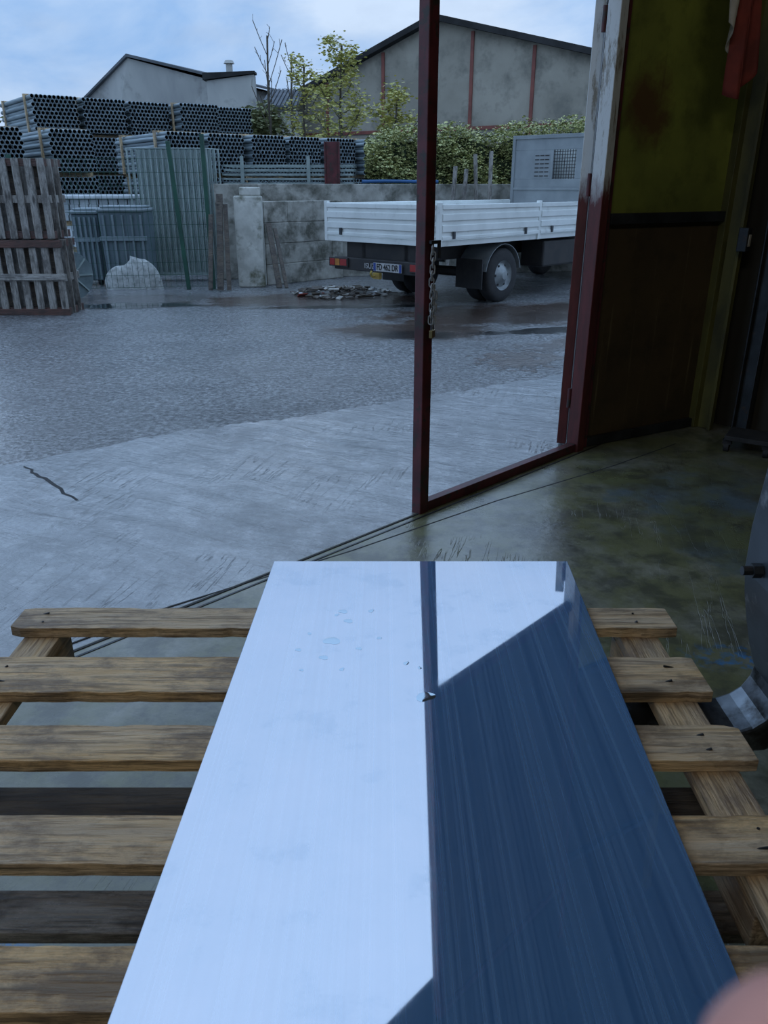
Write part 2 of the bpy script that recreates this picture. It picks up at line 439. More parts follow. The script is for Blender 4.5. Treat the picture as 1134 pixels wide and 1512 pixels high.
# ground
MB().prism([(-70, -30, -.3), (70, -30, -.3), (70, 110, -.3), (-70, 110, -.3)], (0, 0, .3)).obj(
    'asphalt_yard', ASPH, kind='structure', label='rough wet grey asphalt yard with puddles', category='ground')
edge = [(-9, -.5), (-5, 2.4), (-3.2, 3.75), (-2.3, 4.41), (-1.34, 5.18), (-.7, 5.45), (0, 5.88), (1.3, 6.7), (3, 7.9), (6.0, 10.2)]
ap = [L(-8, 0)]
for (xa, ya), (xb, yb) in zip(edge, edge[1:]):
    for q in range(18):
        t = q/18; ap.append(Vector((xa+(xb-xa)*t+random.uniform(-.02, .02), ya+(yb-ya)*t+random.uniform(-.035, .035), 0)))
ap += [Vector((6, 10.2, 0)), L(8, 0)]
MB().prism([Vector(p)-Vector((0, 0, .05)) for p in ap], (0, 0, .056)).obj(
    'concrete_apron', APR, kind='structure', label='wet scratched concrete apron at the workshop entrance', category='ground')
MB().prism([L(-9, 0, -.1), L(2.9, 0, -.1), L(2.9, -8, -.1), L(-9, -8, -.1)], (0, 0, .108)).obj(
    'floor', FLR, kind='structure', label='stained bare concrete workshop floor', category='floor')

# room shell
LZ = 5.33
MB().box(-9, -4.7, 0, .25, 0, 7, 0, FM).box(-4.7, 2.65, 0, .25, LZ, 7, 0, FM).box(1.49, 2.65, .03, .09, 0, LZ, 0, FM).obj(  # last box: unseen filler behind the side leaf, added to block sky
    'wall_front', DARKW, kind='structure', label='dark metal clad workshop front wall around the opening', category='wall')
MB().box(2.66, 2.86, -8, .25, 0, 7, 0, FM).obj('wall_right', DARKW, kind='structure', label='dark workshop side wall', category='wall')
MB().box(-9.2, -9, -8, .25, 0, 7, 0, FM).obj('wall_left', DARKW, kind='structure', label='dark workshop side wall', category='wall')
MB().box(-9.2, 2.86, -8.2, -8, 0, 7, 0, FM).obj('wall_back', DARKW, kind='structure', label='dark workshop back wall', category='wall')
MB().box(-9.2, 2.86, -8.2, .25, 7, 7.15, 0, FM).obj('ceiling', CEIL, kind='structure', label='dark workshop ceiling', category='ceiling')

# threshold rail let into floor
MB().box(-4.7, 2.4, -.062, -.052, .003, .0105, 0, FM).obj('trim_1', STEEL, kind='structure', label='rusty steel door rail let into the floor', category='rail')
MB().box(-4.7, 2.4, -.022, -.010, .003, .011, 0, FM).obj('trim_2', BLACK, kind='structure', label='dark groove of the door rail', category='rail')
g = MB(); pts = [(-1.6, 2.02), (-.85, 2.72), (-.146, 3.235), (.6, 3.85), (1.37, 4.41), (1.9, 4.85)]
for a, b in zip(pts, pts[1:]): g.bar((*a, .006), (*b, .006), .008, .006)
g.obj('trim_3', BLACK, kind='structure', label='joint between concrete slabs', category='floor joint')
def crack(pts, w0, name, label):
    g = MB(); P = []
    for (xa, ya), (xb, yb) in zip(pts, pts[1:]):
        for q in range(6):
            t = q/6; P.append((xa+(xb-xa)*t+random.uniform(-.012, .012), ya+(yb-ya)*t+random.uniform(-.012, .012)))
    P.append(pts[-1]); n = len(P)
    for i, (a, b) in enumerate(zip(P, P[1:])): g.bar((*a, .0045), (*b, .0045), w0*(.4+.6*math.sin(math.pi*(i+1)/(n+1))), .005)
    g.obj(name, BLACK, kind='structure', label=label, category='floor joint')
crack([(-2.16, 4.41), (-1.95, 4.20), (-1.636, 3.86)], .022, 'trim_4', 'short cracked slot in the concrete apron')

# ------------------------------------------------------------------ door leaf with wicket opening
door = root('door_1', 'tall red steel door leaf with an open wicket doorway', 'door', B, ANG, kind='structure')
cs = 1.445
MB().box(-.031, .031, -.030, .030, .0, 5.28).obj('stile', RUSTP, door, .004)
MB().box(.031, cs-.035, -.025, .025, .01, .06).obj('bottom_rail', RUSTP, door, .003)
MB().box(cs-.035, cs+.04, -.04, .04, .0, 5.28).obj('hinge_stile', STILE, door, .004)
MB().box(.031, cs-.035, -.025, .025, 2.57, 2.63).obj('middle_rail', RUSTP, door, .003)
MB().box(.031, cs-.035, -.025, .025, 5.21, 5.28).obj('top_rail', RUSTP, door, .003)
MB().box(.031, cs-.035, -.006, .006, 2.63, 5.21).obj('upper_panel', BROWN, door)
for z in (.28, 1.5, 2.3): MB().cyl((cs-.03, .055, z), (cs-.03, .055, z+.12), .013).obj('hinge', RUSTP, door)
# wicket door swung far outwards
wk = MB(); a0 = math.radians(74)-ANG
WM = Matrix.Translation(Vector((cs-.005, .1, 0))) @ Matrix.Rotation(a0, 4, 'Z')
wk.box(0, .05, -.028, .028, .03, 2.54, 0, WM).box(1.3, 1.35, -.025, .025, .03, 2.54, 0, WM)
for z in (.03, 1.45, 2.49): wk.box(.05, 1.3, -.025, .025, z, z+.05, 0, WM)
wk.box(.05, 1.3, -.006, .006, .08, 2.49, 0, WM)
wk.obj('wicket_door', STILE, door, .003)

# folded side leaf (olive above, brown below)
p0 = Vector((1.285, 4.80, 0)); p1 = Vector((2.14, 5.27, 0)); dd = p1-p0; a1 = math.atan2(dd.y, dd.x); LL = dd.length
leaf = root('door_2', 'steel door leaf, olive upper panel above brown lower panel', 'door', p0, a1, kind='structure')
MB().box(.0, LL, 0, .012, 1.41, 3.2).obj('upper_panel', OLIVE, leaf)
MB().box(.0, LL, 0, .012, 3.26, 5.9).obj('unseen_top_panel', DARKW, leaf)  # unseen dark panel, added to keep the sheet's reflection dark
MB().box(.0, LL, 0, .012, .06, 1.35).obj('lower_panel', BROWN, leaf)
for z in (1.35, 3.2, 5.0): MB().box(0, LL, -.04, .02, z, z+.06).obj('rail', STEEL, leaf, .003)
MB().box(0, LL, -.03, .02, .01, .07).obj('rail', STEEL, leaf, .003)
MB().box(LL-.02, LL+.04, -.05, .02, 0.01, 5.9).obj('stile', OLST, leaf, .003)
MB().box(-.03, .0, -.03, .02, .01, 5.9).obj('stile', RUSTP, leaf, .003)
# jamb channel
j = MB()
j.box(2.46, 2.50, -.42, -.40, .01, 5, 0, FM).box(2.50, 2.51, -.42, -.30, .01, 5, 0, FM).box(2.50, 2.56, -.31, -.30, .01, 5, 0, FM)
j.obj('door_jamb_channel', OLST, None, .002, label='olive painted steel channel post beside the door leaf', category='steel post')
j = MB(); j.box(2.58, 2.655, -.62, -.54, .01, 5, 0, FM).box(2.54, 2.60, -.63, -.62, .01, 5, 0, FM).box(2.54, 2.60, -.54, -.53, .01, 5, 0, FM)
j.obj('wall_post', STEEL, None, .002, label='dark steel post against the workshop wall', category='steel post')
e = root('switch_box', 'small dark switch box with a pale cover strip', 'switch', L(2.42, -.455, 1.18), ANG)
MB().box(-.03, .03, -.03, .03, 0, .14).obj('box_body', STEEL, e, .004)
MB().box(-.015, .015, -.036, -.0305, .03, .10).obj('cover_strip', CLOTHW, e, .002)
# red and white cloth
cl = root('hanging_cloth', 'red cloth with a white edge hanging on the wall', 'cloth', (1.915, 4.90, 0), math.radians(30))
for nm, x0, x1, mt in (('white_band', -.09, -.01, CLOTHW), ('red_fabric', -.01, .14, CLOTHR)):
    c = MB(); nx, nz = 14, 24; vs = []
    for k in range(nz+1):
        for i in range(nx+1):
            u = x0+(x1-x0)*i/nx
            bottom = (.70 if nm == 'white_band' else .90)+.10*math.sin(u*18+1)
            z = 3.0-bottom*k/nz
            sp = .7+.5*k/nz
            vs.append((u*sp, .03*math.sin(u*60+k*.12)*(k/nz+.3), z))
    fs = [(k*(nx+1)+i, k*(nx+1)+i+1, (k+1)*(nx+1)+i+1, (k+1)*(nx+1)+i) for k in range(nz) for i in range(nx)]
    c.add(vs, fs); o = c.obj(nm, mt, cl, smooth=True); o.modifiers.new('s', 'SOLIDIFY').thickness = .004
MB().bar((0, 0, 3.0), (.12, .4, 3.0), .012).obj('hook', STEEL, cl)
# caster foot near wall
cf = root('caster_trolley', 'small dark trolley base with caster wheels', 'trolley', (2.36, 4.66, 0.008), ANG+.2)
MB().box(-.12, .12, -.1, .2, .08, .11).obj('frame', BLACK, cf, .004)
for x, y in ((-.08, -.06), (.09, -.06), (-.08, .17)):
    MB().cyl((x, y, .03), (x, y+.03, .03), .03, seg=16).box(x-.02, x+.02, y-.01, y+.04, .05, .08).obj('caster', BLACK, cf)

# chain and padlock on stile
ch = root('chain', 'galvanised steel chain hanging on the front of the door stile', 'chain', L(.006, -.036, 0), ANG)
k = MB()
def link(mb, c, hw, hh, r, rot):
    pts = []
    for i in range(14):
        t = 2*math.pi*i/14
        x = math.cos(t)*hw; z = math.sin(t)*hw + (hh-hw if math.sin(t) > 0 else -(hh-hw))
        pts.append((c[0]+x*math.cos(rot), c[1]+x*math.sin(rot), c[2]+z))
    mb.tube(pts, r, 6, True)
for i in range(12):
    link(k, (-.006+.004*math.sin(i), -.012, 1.29-i*.028), .011, .021, .0036, (i % 2)*math.pi/2+.5)
for i in range(6):
    link(k, (.012+.003*math.sin(i), -.010, 1.12-i*.028), .011, .021, .0036, (i % 2)*math.pi/2+.5)
k.obj('chain_links', CHAIN, ch, smooth=True, kind='stuff')
MB().box(-.02, .045, -.016, .0, 1.315, 1.33).box(.035, .045, -.016, .0, 1.25, 1.33).obj('catch', STEEL, ch, .002)
pl = root('padlock', 'brass padlock hanging from the chain', 'padlock', L(.006, -.05, .90), ANG+.4)
MB().box(-.020, .020, -.009, .009, 0, .036).obj('lock_body', ASTEEL, pl, .003)
MB().tube([(-.014, 0, .03), (-.014, 0, .055), (-.008, 0, .067), (.008, 0, .067), (.014, 0, .055), (.014, 0, .03)], .0035, 8).obj('shackle', BRIGHT, pl, smooth=True)

# ------------------------------------------------------------------ wooden pallet on forks
PT = .704
pal = root('wooden_pallet', 'large weathered wooden pallet carrying a metal sheet', 'pallet', (0, 0, 0))
slats = [(1.402, 1.488, WX), (1.180, 1.296, WX), (.997, 1.087, WX), (.791, .880, WX), (.585, .668, WX), (.38, .47, WX), (.17, .26, WX)]
for i, (y0, y1, m) in enumerate(slats):
    s = MB(); n = 60; x0 = -.775+random.uniform(-.008, .01) if i != 3 else -.80; x1 = .605+random.uniform(-.008, .008)
    vs = []; fs = []; a_ = random.uniform(0, 6)
    for q in range(n+1):
        x = x0+(x1-x0)*q/n
        w1 = random.uniform(-.0007, .0007); w2 = random.uniform(-.0007, .0007)
        if random.random() < .04: w1 += .003
        if random.random() < .04: w2 -= .003
        if q in (0, n): w1 += random.uniform(0, .010); w2 -= random.uniform(0, .010)
        z = .0004*math.sin(q*.3+i)
        vs += [(x, y0+w1, PT-.024+z), (x, y1+w2, PT-.024+z), (x, y1+w2, PT+z-.001+random.uniform(-.0008, .0004)), (x, y0+w1, PT+z-.001+random.uniform(-.0012, .0004))]
    for q in range(n):
        o = q*4
        for r in range(4): fs.append((o+r, o+(r+1) % 4, o+4+(r+1) % 4, o+4+r))
    fs += [(3, 2, 1, 0), (n*4, n*4+1, n*4+2, n*4+3)]
    s.add(vs, fs); s.obj('deck_board', m, pal, .0015)
for x0, x1 in ((-.755, -.68), (-.115, -.035), (.495, .575)):
    MB().box(x0, x1, .17, 1.47, PT-.050, PT-.025).obj('stringer', WY, pal, .003)
    for y in (.2, .75, 1.33):
        MB().box(x0, x1, y, y+.13, PT-.115, PT-.051).obj('block', WY, pal, .003)
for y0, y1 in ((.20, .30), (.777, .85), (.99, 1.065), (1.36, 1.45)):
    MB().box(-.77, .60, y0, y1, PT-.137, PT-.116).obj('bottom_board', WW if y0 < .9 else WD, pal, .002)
nl = MB()
for (y0, y1, m) in slats:
    for x in (-.72, .535):
        for q in (.3, .7): nl.cyl((x+random.uniform(-.02, .02), y0+(y1-y0)*q, PT-.004), (x, y0+(y1-y0)*q, PT+.0004), .0024, seg=8)
nl.obj('nail', STEEL, pal, kind='stuff')

# blue filmed metal sheet, resting slightly tilted on a packing strip
AT = .023
def zs(x): return .7195+AT*(x-.09)
sh = MB()
cn = [(-.309, .30), (.389, .30), (.4367, 1.6675), (-.2668, 1.7005)]
sh.add([(x, y, zs(x)-.005) for x, y in cn]+[(x, y, zs(x)) for x, y in cn], [(3, 2, 1, 0), (4, 5, 6, 7), (0, 1, 5, 4), (1, 2, 6, 5), (2, 3, 7, 6), (3, 0, 4, 7)])
sh.obj('metal_sheet', SHEET, None, .001, label='polished metal sheet with blue protective film lying on the pallet', category='metal sheet')
MB().box(.27, .31, .32, 1.48, PT+.0005, zs(.27)-.0055).obj('packing_strip', WD, None, label='thin dark wooden packing strip under the metal sheet', category='wood strip')
drops = [(-.087, 1.450, .0088), (-.104, 1.334, .015), (-.074, 1.410, .0085), (-.0275, 1.450, .0062), (-.168, 1.304, .0058), (-.116, 1.275, .008), (-.049, 1.304, .0055), (.073, 1.144, .015), (.042, 1.25, .0055), (-.0997, 1.436, .0048), (-.151, 1.363, .0045), (-.079, 1.234, .005), (-.0095, 1.341, .0045), (.067, 1.234, .004), (-.155, 1.234, .004)]
for (X, Y, R) in drops:
    d = MB(); a_ = random.uniform(0, 6); vs = [(0, 0, R*.022)]; fs = []
    for k_, (rr, zz) in enumerate(((.5, .021), (.9, .014), (1., .0))):
        for q in range(20):
            t_ = 2*math.pi*q/20; w_ = 1+.18*math.sin(2*t_+a_)+.10*math.sin(3*t_+2*a_)
            vs.append((R*rr*w_*math.cos(t_), R*rr*w_*math.sin(t_), R*zz))
    for q in range(20):
        n_ = (q+1) % 20; fs.append((0, 1+q, 1+n_))
        for k_ in (0, 1): fs.append((1+k_*20+q, 21+k_*20+q, 21+k_*20+n_, 1+k_*20+n_))
    d.add(vs, fs); o = d.obj('water_drop', WATER, None, loc=(X, Y, zs(X)+.0002), label='flat water droplet on the metal sheet', category='water drop', group='water drops on the metal sheet')
    o.data.polygons.foreach_set('use_smooth', [True]*len(o.data.polygons)); o.rotation_euler = (0, -AT, 0)

# forklift forks and carriage
fk = root('forklift_carriage', 'worn dark steel forklift carriage with forks under the pallet', 'forklift', (.03, 0, 0))
for yy in (1.20, .52):
    f = MB(); pr = [(-.30, .650), (.58, .650), (.61, .653), (.635, .663), (.655, .68), (.668, .705), (.675, .75), (.675, 1.25), (.715, 1.25), (.715, .68), (.708, .65), (.69, .625), (.665, .612), (.60, .607), (-.30, .635)]
    f.prism([(x, yy-.055, z-.014) for x, z in pr], (0, .11, 0)); f.obj('fork', BRIGHT if yy > 1 else STEEL, fk, .006)
c = MB(); pr = [(.672, 1.26), (.640, 1.19), (.622, 1.12), (.614, 1.0), (.616, .92), (.624, .87), (.636, .82), (.650, .77), (.664, .73), (.676, .70), (.76, .70), (.76, 1.26)]
c.prism([(x, 1.143, z) for x, z in pr], (0, .114, 0)); c.obj('side_plate', GRST, fk, .01)
for z in (.70, 1.04): MB().box(.72, .80, .1, 1.13, z, z+.14).obj('carriage_bar', GRST, fk, .01)
MB().cyl((.582, 1.19, .945), (.618, 1.19, .945), .008, seg=16).cyl((.598, 1.19, .945), (.614, 1.19, .945), .013, seg=6).obj('bolt', STEEL, fk)
for y in (.25, .95): MB().box(1.0, 1.1, y, y+.12, .02, 2.3).obj('mast', STEEL, fk, .01)
MB().box(.79, 1.0, .3, .36, .72, .82).obj('mast_bracket', STEEL, fk, .01)

# ------------------------------------------------------------------ truck
F = Vector((.684, .731, 0)); TA = math.atan2(F.y, F.x)
tr = root('flatbed_truck', 'white dropside flatbed truck parked on the wet yard', 'truck', (.70, 10.45, 0), TA)
TW = 2.12; TL = 4.6
MB().box(0, TL, .02, TW-.02, .84, .915).obj('bed_floor', WHITE, tr, .006)
def board(mb, a0, a1, c, axis, outward):
    def bx(u0, u1, v0, v1, z0, z1, mi=0):
        if axis == 'x': mb.box(u0, u1, min(v0, v1), max(v0, v1), z0, z1, mi)
        else: mb.box(min(v0, v1), max(v0, v1), u0, u1, z0, z1, mi)
    bx(a0, a1, c, c-outward*.02, .92, 1.34)
    for z0, z1 in ((.92, .965), (1.015, 1.10), (1.15, 1.235), (1.285, 1.345)):
        bx(a0, a1, c+outward*.016, c, z0, z1)
for a, b_ in ((.05, 2.27), (2.33, TL-.02)):
    m = MB(); board(m, a, b_, 0, 'x', -1); m.obj('side_board', WHITE, tr, .007)
    m = MB(); board(m, a, b_, TW, 'x', 1); m.obj('side_board', WHITE, tr, .007)
m = MB(); board(m, .06, TW-.06, 0, 'y', -1); m.obj('tailgate', WHITE, tr, .007)
for x, y in ((.0, -.005), (.0, TW-.055), (2.27, -.01), (2.27, TW-.05)):
    MB().box(x-.005, x+.055, y, y+.06, .84, 1.37).obj('corner_post', WHITE, tr, .006)
for x in (.25, 1.9, 2.6, 4.2): MB().box(x, x+.05, -.03, -.016, .93, 1.02).obj('latch', STEEL, tr, .003)
for y in (.25, 1.75): MB().box(-.03, -.016, y, y+.05, .93, 1.02).obj('latch', STEEL, tr, .003)
# headboard
hb = MB(); X0, X1 = TL, TL+.05
wa, wb = TW-1.28, TW-.84
hb.box(X0, X1, 0, TW, .92, 1.68).box(X0, X1, 0, TW, 2.14, 2.36).box(X0, X1, 0, wa, 1.68, 2.14).box(X0, X1, wb, TW, 1.68, 2.14)
hb.box(X0-.02, X0, 0, .06, .92, 2.38).box(X0-.02, X0, TW-.06, TW, .92, 2.38).box(X0-.02, X0, .06, TW-.06, 2.32, 2.38).box(X0-.02, X0, .06, TW-.06, 1.50, 1.54)
hb.obj('headboard', GREYP, tr, .005)
lv = MB()
for i in range(9): lv.box(X0+.01, X0+.02, wa, wb, 1.69+i*.052, 1.70+i*.052)
for i in range(9): lv.box(X0+.012, X0+.022, wa+.02+i*.05, wa+.028+i*.05, 1.68, 2.14)
lv.obj('window_grille', CHAS, tr)
ls = MB(); ls.box(X0-.003, X0, TW-.78, TW-.47, 1.70, 2.08, 1)
for i in range(6):
    for q in range(3): ls.box(X0-.008, X0, TW-.76+q*.1, TW-.68+q*.1, 1.72+i*.065, 1.735+i*.065)
ls.obj('louvre', [CHAS, GREYP], tr)
# chassis
MB().box(.12, 7.0, .62, .70, .60, .83).box(.12, 7.0, 1.42, 1.50, .60, .83).box(.12, .2, .3, 1.8, .62, .83).box(2.0, 2.1, .7, 1.42, .6, .8).box(4, 4.1, .7, 1.42, .6, .8).obj('chassis', CHAS, tr, .005)
MB().box(.0, .10, .18, TW-.18, .46, .63).obj('rear_bumper', CHAS, tr, .01)
MB().box(2.6, 3.7, .08, .5, .42, .80).obj('fuel_tank', CHAS, tr, .03)
WXP = 1.60
def wheel(x, y0, y1, out, nm='wheel'):
    r = .375; w = y1-y0
    t = MB(); t.lathe([(.21, 0), (.30, -.0), (.352, .012), (r, .04), (r, w-.04), (.352, w-.012), (.30, w), (.21, w)], (0, 0, 0), 36)
    tyre = t.obj('tyre', BLACK, None, smooth=True)
    e_ = bpy.data.objects.new(nm, None); COL.objects.link(e_); e_.parent = tr; e_.location = (x, y0, r)
    tyre.parent = e_
    h = MB(); f = 0 if out < 0 else w; sgn = 1 if out < 0 else -1
    h.lathe([(.215, f+sgn*.0), (.20, f+sgn*.03), (.17, f+sgn*.05), (.12, f+sgn*.02), (.075, f-sgn*.01), (.06, f-sgn*.03), (.001, f-sgn*.03)], (0, 0, 0), 30)
    for q in range(6):
        a = q*math.pi/3
        h.cyl((math.cos(a)*.145, f+sgn*.04, math.sin(a)*.145), (math.cos(a)*.145, f+sgn*.028, math.sin(a)*.145), .018, seg=10, mi=1)
    ho = h.obj('rim', [RIM, BLACK], None, smooth=True); ho.parent = e_
wheel(WXP, .10, .31, -1); wheel(WXP, .34, .55, -1); wheel(WXP, 1.57, 1.78, 1); wheel(WXP, 1.81, 2.02, 1)
wheel(5.4, .12, .34, -1); wheel(5.4, 1.78, 2.0, 1)
MB().cyl((WXP, .5, .375), (WXP, 1.6, .375), .07).obj('axle', CHAS, tr)
for y in (.08, 1.5):
    fe = MB()
    for q in range(12):
        a = math.radians(10+q*160/12); b2 = math.radians(10+(q+1)*160/12); r = .43
        fe.bar((WXP+math.cos(a)*r, y+.27, .375+math.sin(a)*r), (WXP+math.cos(b2)*r, y+.27, .375+math.sin(b2)*r), .50, .010)
    fe.obj('mudguard', GREYP, tr)
MB().box(1.08, 1.10, .1, .56, .22, .62).obj('mudflap', BLACK, tr)
MB().box(1.08, 1.10, 1.56, 2.0, .22, .62).obj('mudflap', BLACK, tr)
for y0 in (.1, TW-.48):
    q = MB(); q.box(-.03, .0, y0, y0+.38, .50, .62, 0).box(-.035, -.03, y0+.02, y0+.15, .515, .605, 1).box(-.035, -.03, y0+.16, y0+.25, .515, .605, 2).box(-.035, -.03, y0+.26, y0+.36, .515, .605, 1)
    q.obj('tail_light', [CHAS, REDL, AMB], tr, .003)
MB().box(-.06, 0, 1.0, 1.12, .38, .46).tube([(-.08, 1.06, .42), (-.14, 1.06, .42), (-.16, 1.06, .46), (-.14, 1.06, .49)], .016, 8).obj('tow_hitch', YEL, tr, smooth=True)
def text(body, size, parent, loc, mat, name, ext=.002, sx=1):
    cu = bpy.data.curves.new(name, 'FONT'); cu.body = body; cu.size = size; cu.align_x = 'CENTER'; cu.align_y = 'CENTER'; cu.extrude = ext
    cu.offset = .001
    o = bpy.data.objects.new('tmp', cu); COL.objects.link(o)
    dg = bpy.context.evaluated_depsgraph_get(); me = bpy.data.meshes.new_from_object(o.evaluated_get(dg))
    bpy.data.objects.remove(o)
    R = Matrix(((0, 0, -1, loc[0]), (-sx, 0, 0, loc[1]), (0, 1, 0, loc[2]), (0, 0, 0, 1)))
    me.transform(R); me.materials.clear(); me.materials.append(mat)
    t = bpy.data.objects.new(name, me); COL.objects.link(t); t.parent = parent; return t
pt = .857
MB().box(-.045, -.035, pt-.26, pt+.26, .485, .595, 0).box(-.047, -.045, pt+.215, pt+.257, .488, .592, 1).box(-.047, -.045, pt-.257, pt-.215, .488, .592, 1).obj('license_plate', [PLAT, PLBL], tr)
text('FD 462 DR', .112, tr, (-.049, pt, .539), INK, 'plate_lettering', sx=.76)
text('ISUZU', .10, tr, (-.006, 1.19, .535), LETG, 'maker_lettering')
# cab
cb = MB(); cb.prism([(4.85, .12, .55), (6.7, .12, .55), (6.75, .12, 1.2), (6.25, .12, 2.15), (6.0, .12, 2.25), (4.9, .12, 2.25)], (0, 1.88, 0)); cb.obj('cab', WHITE, tr, .05)
MB().box(5.2, 5.95, .105, .119, 1.3, 1.95).obj('cab_window', BLACK, tr, .003)
MB().box(5.2, 5.95, 2.001, 2.015, 1.3, 1.95).obj('cab_window', BLACK, tr, .003)

# ------------------------------------------------------------------ pipe bundles
def bundle_mesh(nx, nz, dia, Lp):
    b_ = MB(); r = dia/2; seg = 10
    for j in range(nz):
        for i in range(nx - (j % 2)):
            x = r+i*dia+(j % 2)*r; z = r+j*dia*.87+.06
            off = random.uniform(0, .05)
            vs = []
            for (rr, yy) in ((r*.80, off+.35), (r*.80, off), (r*.98, off), (r*.98, Lp+off), (r*.80, Lp+off), (r*.80, Lp+off-.35)):
                for k_ in range(seg):
                    t_ = 2*math.pi*k_/seg; vs.append((x+rr*math.cos(t_), yy, z+rr*math.sin(t_)))
            for ring in range(5):
                mi = 1 if ring in (0, 4) else 0
                fs = [(ring*seg+k_, ring*seg+(k_+1) % seg, (ring+1)*seg+(k_+1) % seg, (ring+1)*seg+k_) for k_ in range(seg)]
                if ring == 0: b_.add(vs, fs, mi); base_i = len(b_.v)-len(vs)
                else:
                    for f in fs: b_.f.append(tuple(base_i+q for q in f)); b_.m.append(mi)
            b_.f.append(tuple(base_i+k_ for k_ in range(seg))); b_.m.append(1)
            b_.f.append(tuple(base_i+5*seg+k_ for k_ in range(seg))); b_.m.append(1)
    return b_
def mk_bundle(nx, nz, dia, Lp, loc, label):
    r = root('pipe_bundle', label, 'pipes', loc, math.radians(36.87), group='bundles of steel pipes')
    bundle_mesh(nx, nz, dia, Lp).obj('pipes', [GALV, HOLE], r, kind='stuff')
    W_ = nx*dia; H_ = nz*dia*.87+.075
    for y in (.45, Lp-.5):
        MB().box(-.045, -.005, y, y+.08, 0, H_).box(W_+.0, W_+.035, y, y+.08, 0, H_).box(-.045, W_+.035, y, y+.08, .0, .055).box(-.045, W_+.035, y, y+.08, H_-.01, H_+.025).obj('batten_frame', WZ, r)
    return r, H_+.028
lab = 'strapped bundle of grey steel pipes stacked with timber battens'
r1, h1 = mk_bundle(11, 9, .106, 3.2, (-8.9, 22, 0), lab)
u = Vector((.8, .6, 0))
for lev in range(4):
    for i in range(5):
        if lev == 0 and i == 0: continue
        o = Vector((-8.9, 22, 0))+u*(1.3*i) + Vector((-.6, .8, 0))*(random.uniform(-.35, .2)) + Vector((0, 0, lev*h1))
        dup(r1, o)
r2, h2 = mk_bundle(10, 10, .090, 3.0, (-4.6, 18, 0), lab)
for lev in range(3):
    for i in range(6):
        if lev == 0 and i == 0: continue
        dup(r2, Vector((-4.6, 18, 0))+u*(1.0*i)+ Vector((-.6, .8, 0))*(random.uniform(-.3, .1)) + Vector((0, 0, lev*h2)))
for lev in range(3): dup(r2, Vector((-7.75, 16.3, 0))+Vector((0, 0, lev*h2)))
for lev in range(3): dup(r2, Vector((-6.65, 17.1, 0))+Vector((0, 0, lev*h2)))

# stacks of wrapped profiles behind the fence
for i, (x, y, z0) in enumerate([(-6.15, 14.9, 0), (-6.15, 14.9, .45), (-6.15, 14.9, .90)]):
    r = root('profile_stack', 'stack of silver metal profiles wrapped in white film', 'metal profiles', (x, y, z0), .05, group='wrapped metal profile stacks')
    m = MB()
    for a in range(4):
        for q in range(10): m.box(q*.17+.01*a, q*.17+.155+.01*a, .02*a, 1.0, .09+a*.09, .18+a*.09)
    m.obj('profiles', PROF if i != 1 else PLASW, r, .006, kind='stuff')
    for y in (.1, .8): MB().box(0, 1.65, y, y+.1, 0, .09).obj('bearer', WX, r)
    if i == 2: MB().box(-.01, 1.72, -.02, 1.02, .45, .52).obj('film_cover', PLASW, r, .02)

# fence
fe = root('mesh_fence', 'green welded wire mesh fence with steel posts', 'fence', (0, 0, 0))
fa, fb = Vector((-5.6, 12.75, 0)), Vector((-2.80, 13.25, 0)); fd = (fb-fa)
m = MB(); nV = 34
for i in range(nV+1):
    p = fa+fd*i/nV; m.bar(p+Vector((0, 0, .05)), p+Vector((0, 0, 1.95)), .0045)
for k_ in range(11):
    z = .05+k_*.19; m.bar(fa+Vector((0, 0, z)), fb+Vector((0, 0, z)), .005)
m.obj('wire_mesh', GREEN, fe, kind='stuff')
for tt, hh in ((0, 2.0), (.86, 2.2), (1.0, 2.3)):
    p = fa+fd*tt; MB().bar(p, p+Vector((-.0 if tt != .86 else -.12, 0, hh)), .06, .06).obj('fence_post', GREEN, fe, .004)

# tubular gates standing together
gr = root('tubular_gate', 'grey tubular steel barrier panel standing upright', 'barrier', (-4.32, 14.35, 0), math.radians(4), group='upright barrier panels')
m = MB(); m.tube([(0, 0, .03), (0, .06, 2.15), (1.25, .06, 2.15), (1.25, 0, .03)], .02, 8, False); m.bar((0, 0, .12), (1.25, 0, .12), .035); m.obj('frame', TEAL, gr)
m = MB()
for i in range(1, 13): m.cyl((i*1.25/13, .005, .12), (i*1.25/13, .06, 2.15), .012, seg=6)
m.obj('bars', TEAL, gr, kind='stuff')
for i in range(1, 5): dup(gr, (-4.32+.05*i, 14.35+.09*i, 0), math.radians(4))
# horizontal stacked barriers behind the wall
hr = root('stacked_barrier', 'grey tubular barrier lying flat on a stack', 'barrier', (-2.95, 15.45, .02), 0, group='flat stacked barrier panels')
m = MB(); m.box(0, 2.4, 0, .03, .0, .03).box(0, 2.4, 1.1, 1.13, .0, .03).box(0, .03, 0, 1.1, 0, .03).box(2.37, 2.4, 0, 1.1, 0, .03); m.obj('frame', TEAL, hr)
m = MB()
for i in range(1, 22): m.cyl((i*2.4/22, 0, .015), (i*2.4/22, 1.1, .015), .009, seg=6)
m.obj('bars', TEAL, hr, kind='stuff')
for i in range(1, 26): dup(hr, (-2.95+.03*random.random(), 15.45+.02*random.random(), .02+i*.075))
m = MB()
for x in (-2.6, -1.4):
    m.box(x, x+.06, 15.40, 15.43, 0, 2.07)
m.box(-2.6, -1.34, 15.40, 15.43, 0, .05)
m.obj('barrier_rack', TEAL, None, label='steel upright rack beside stacked barriers', category='rack')

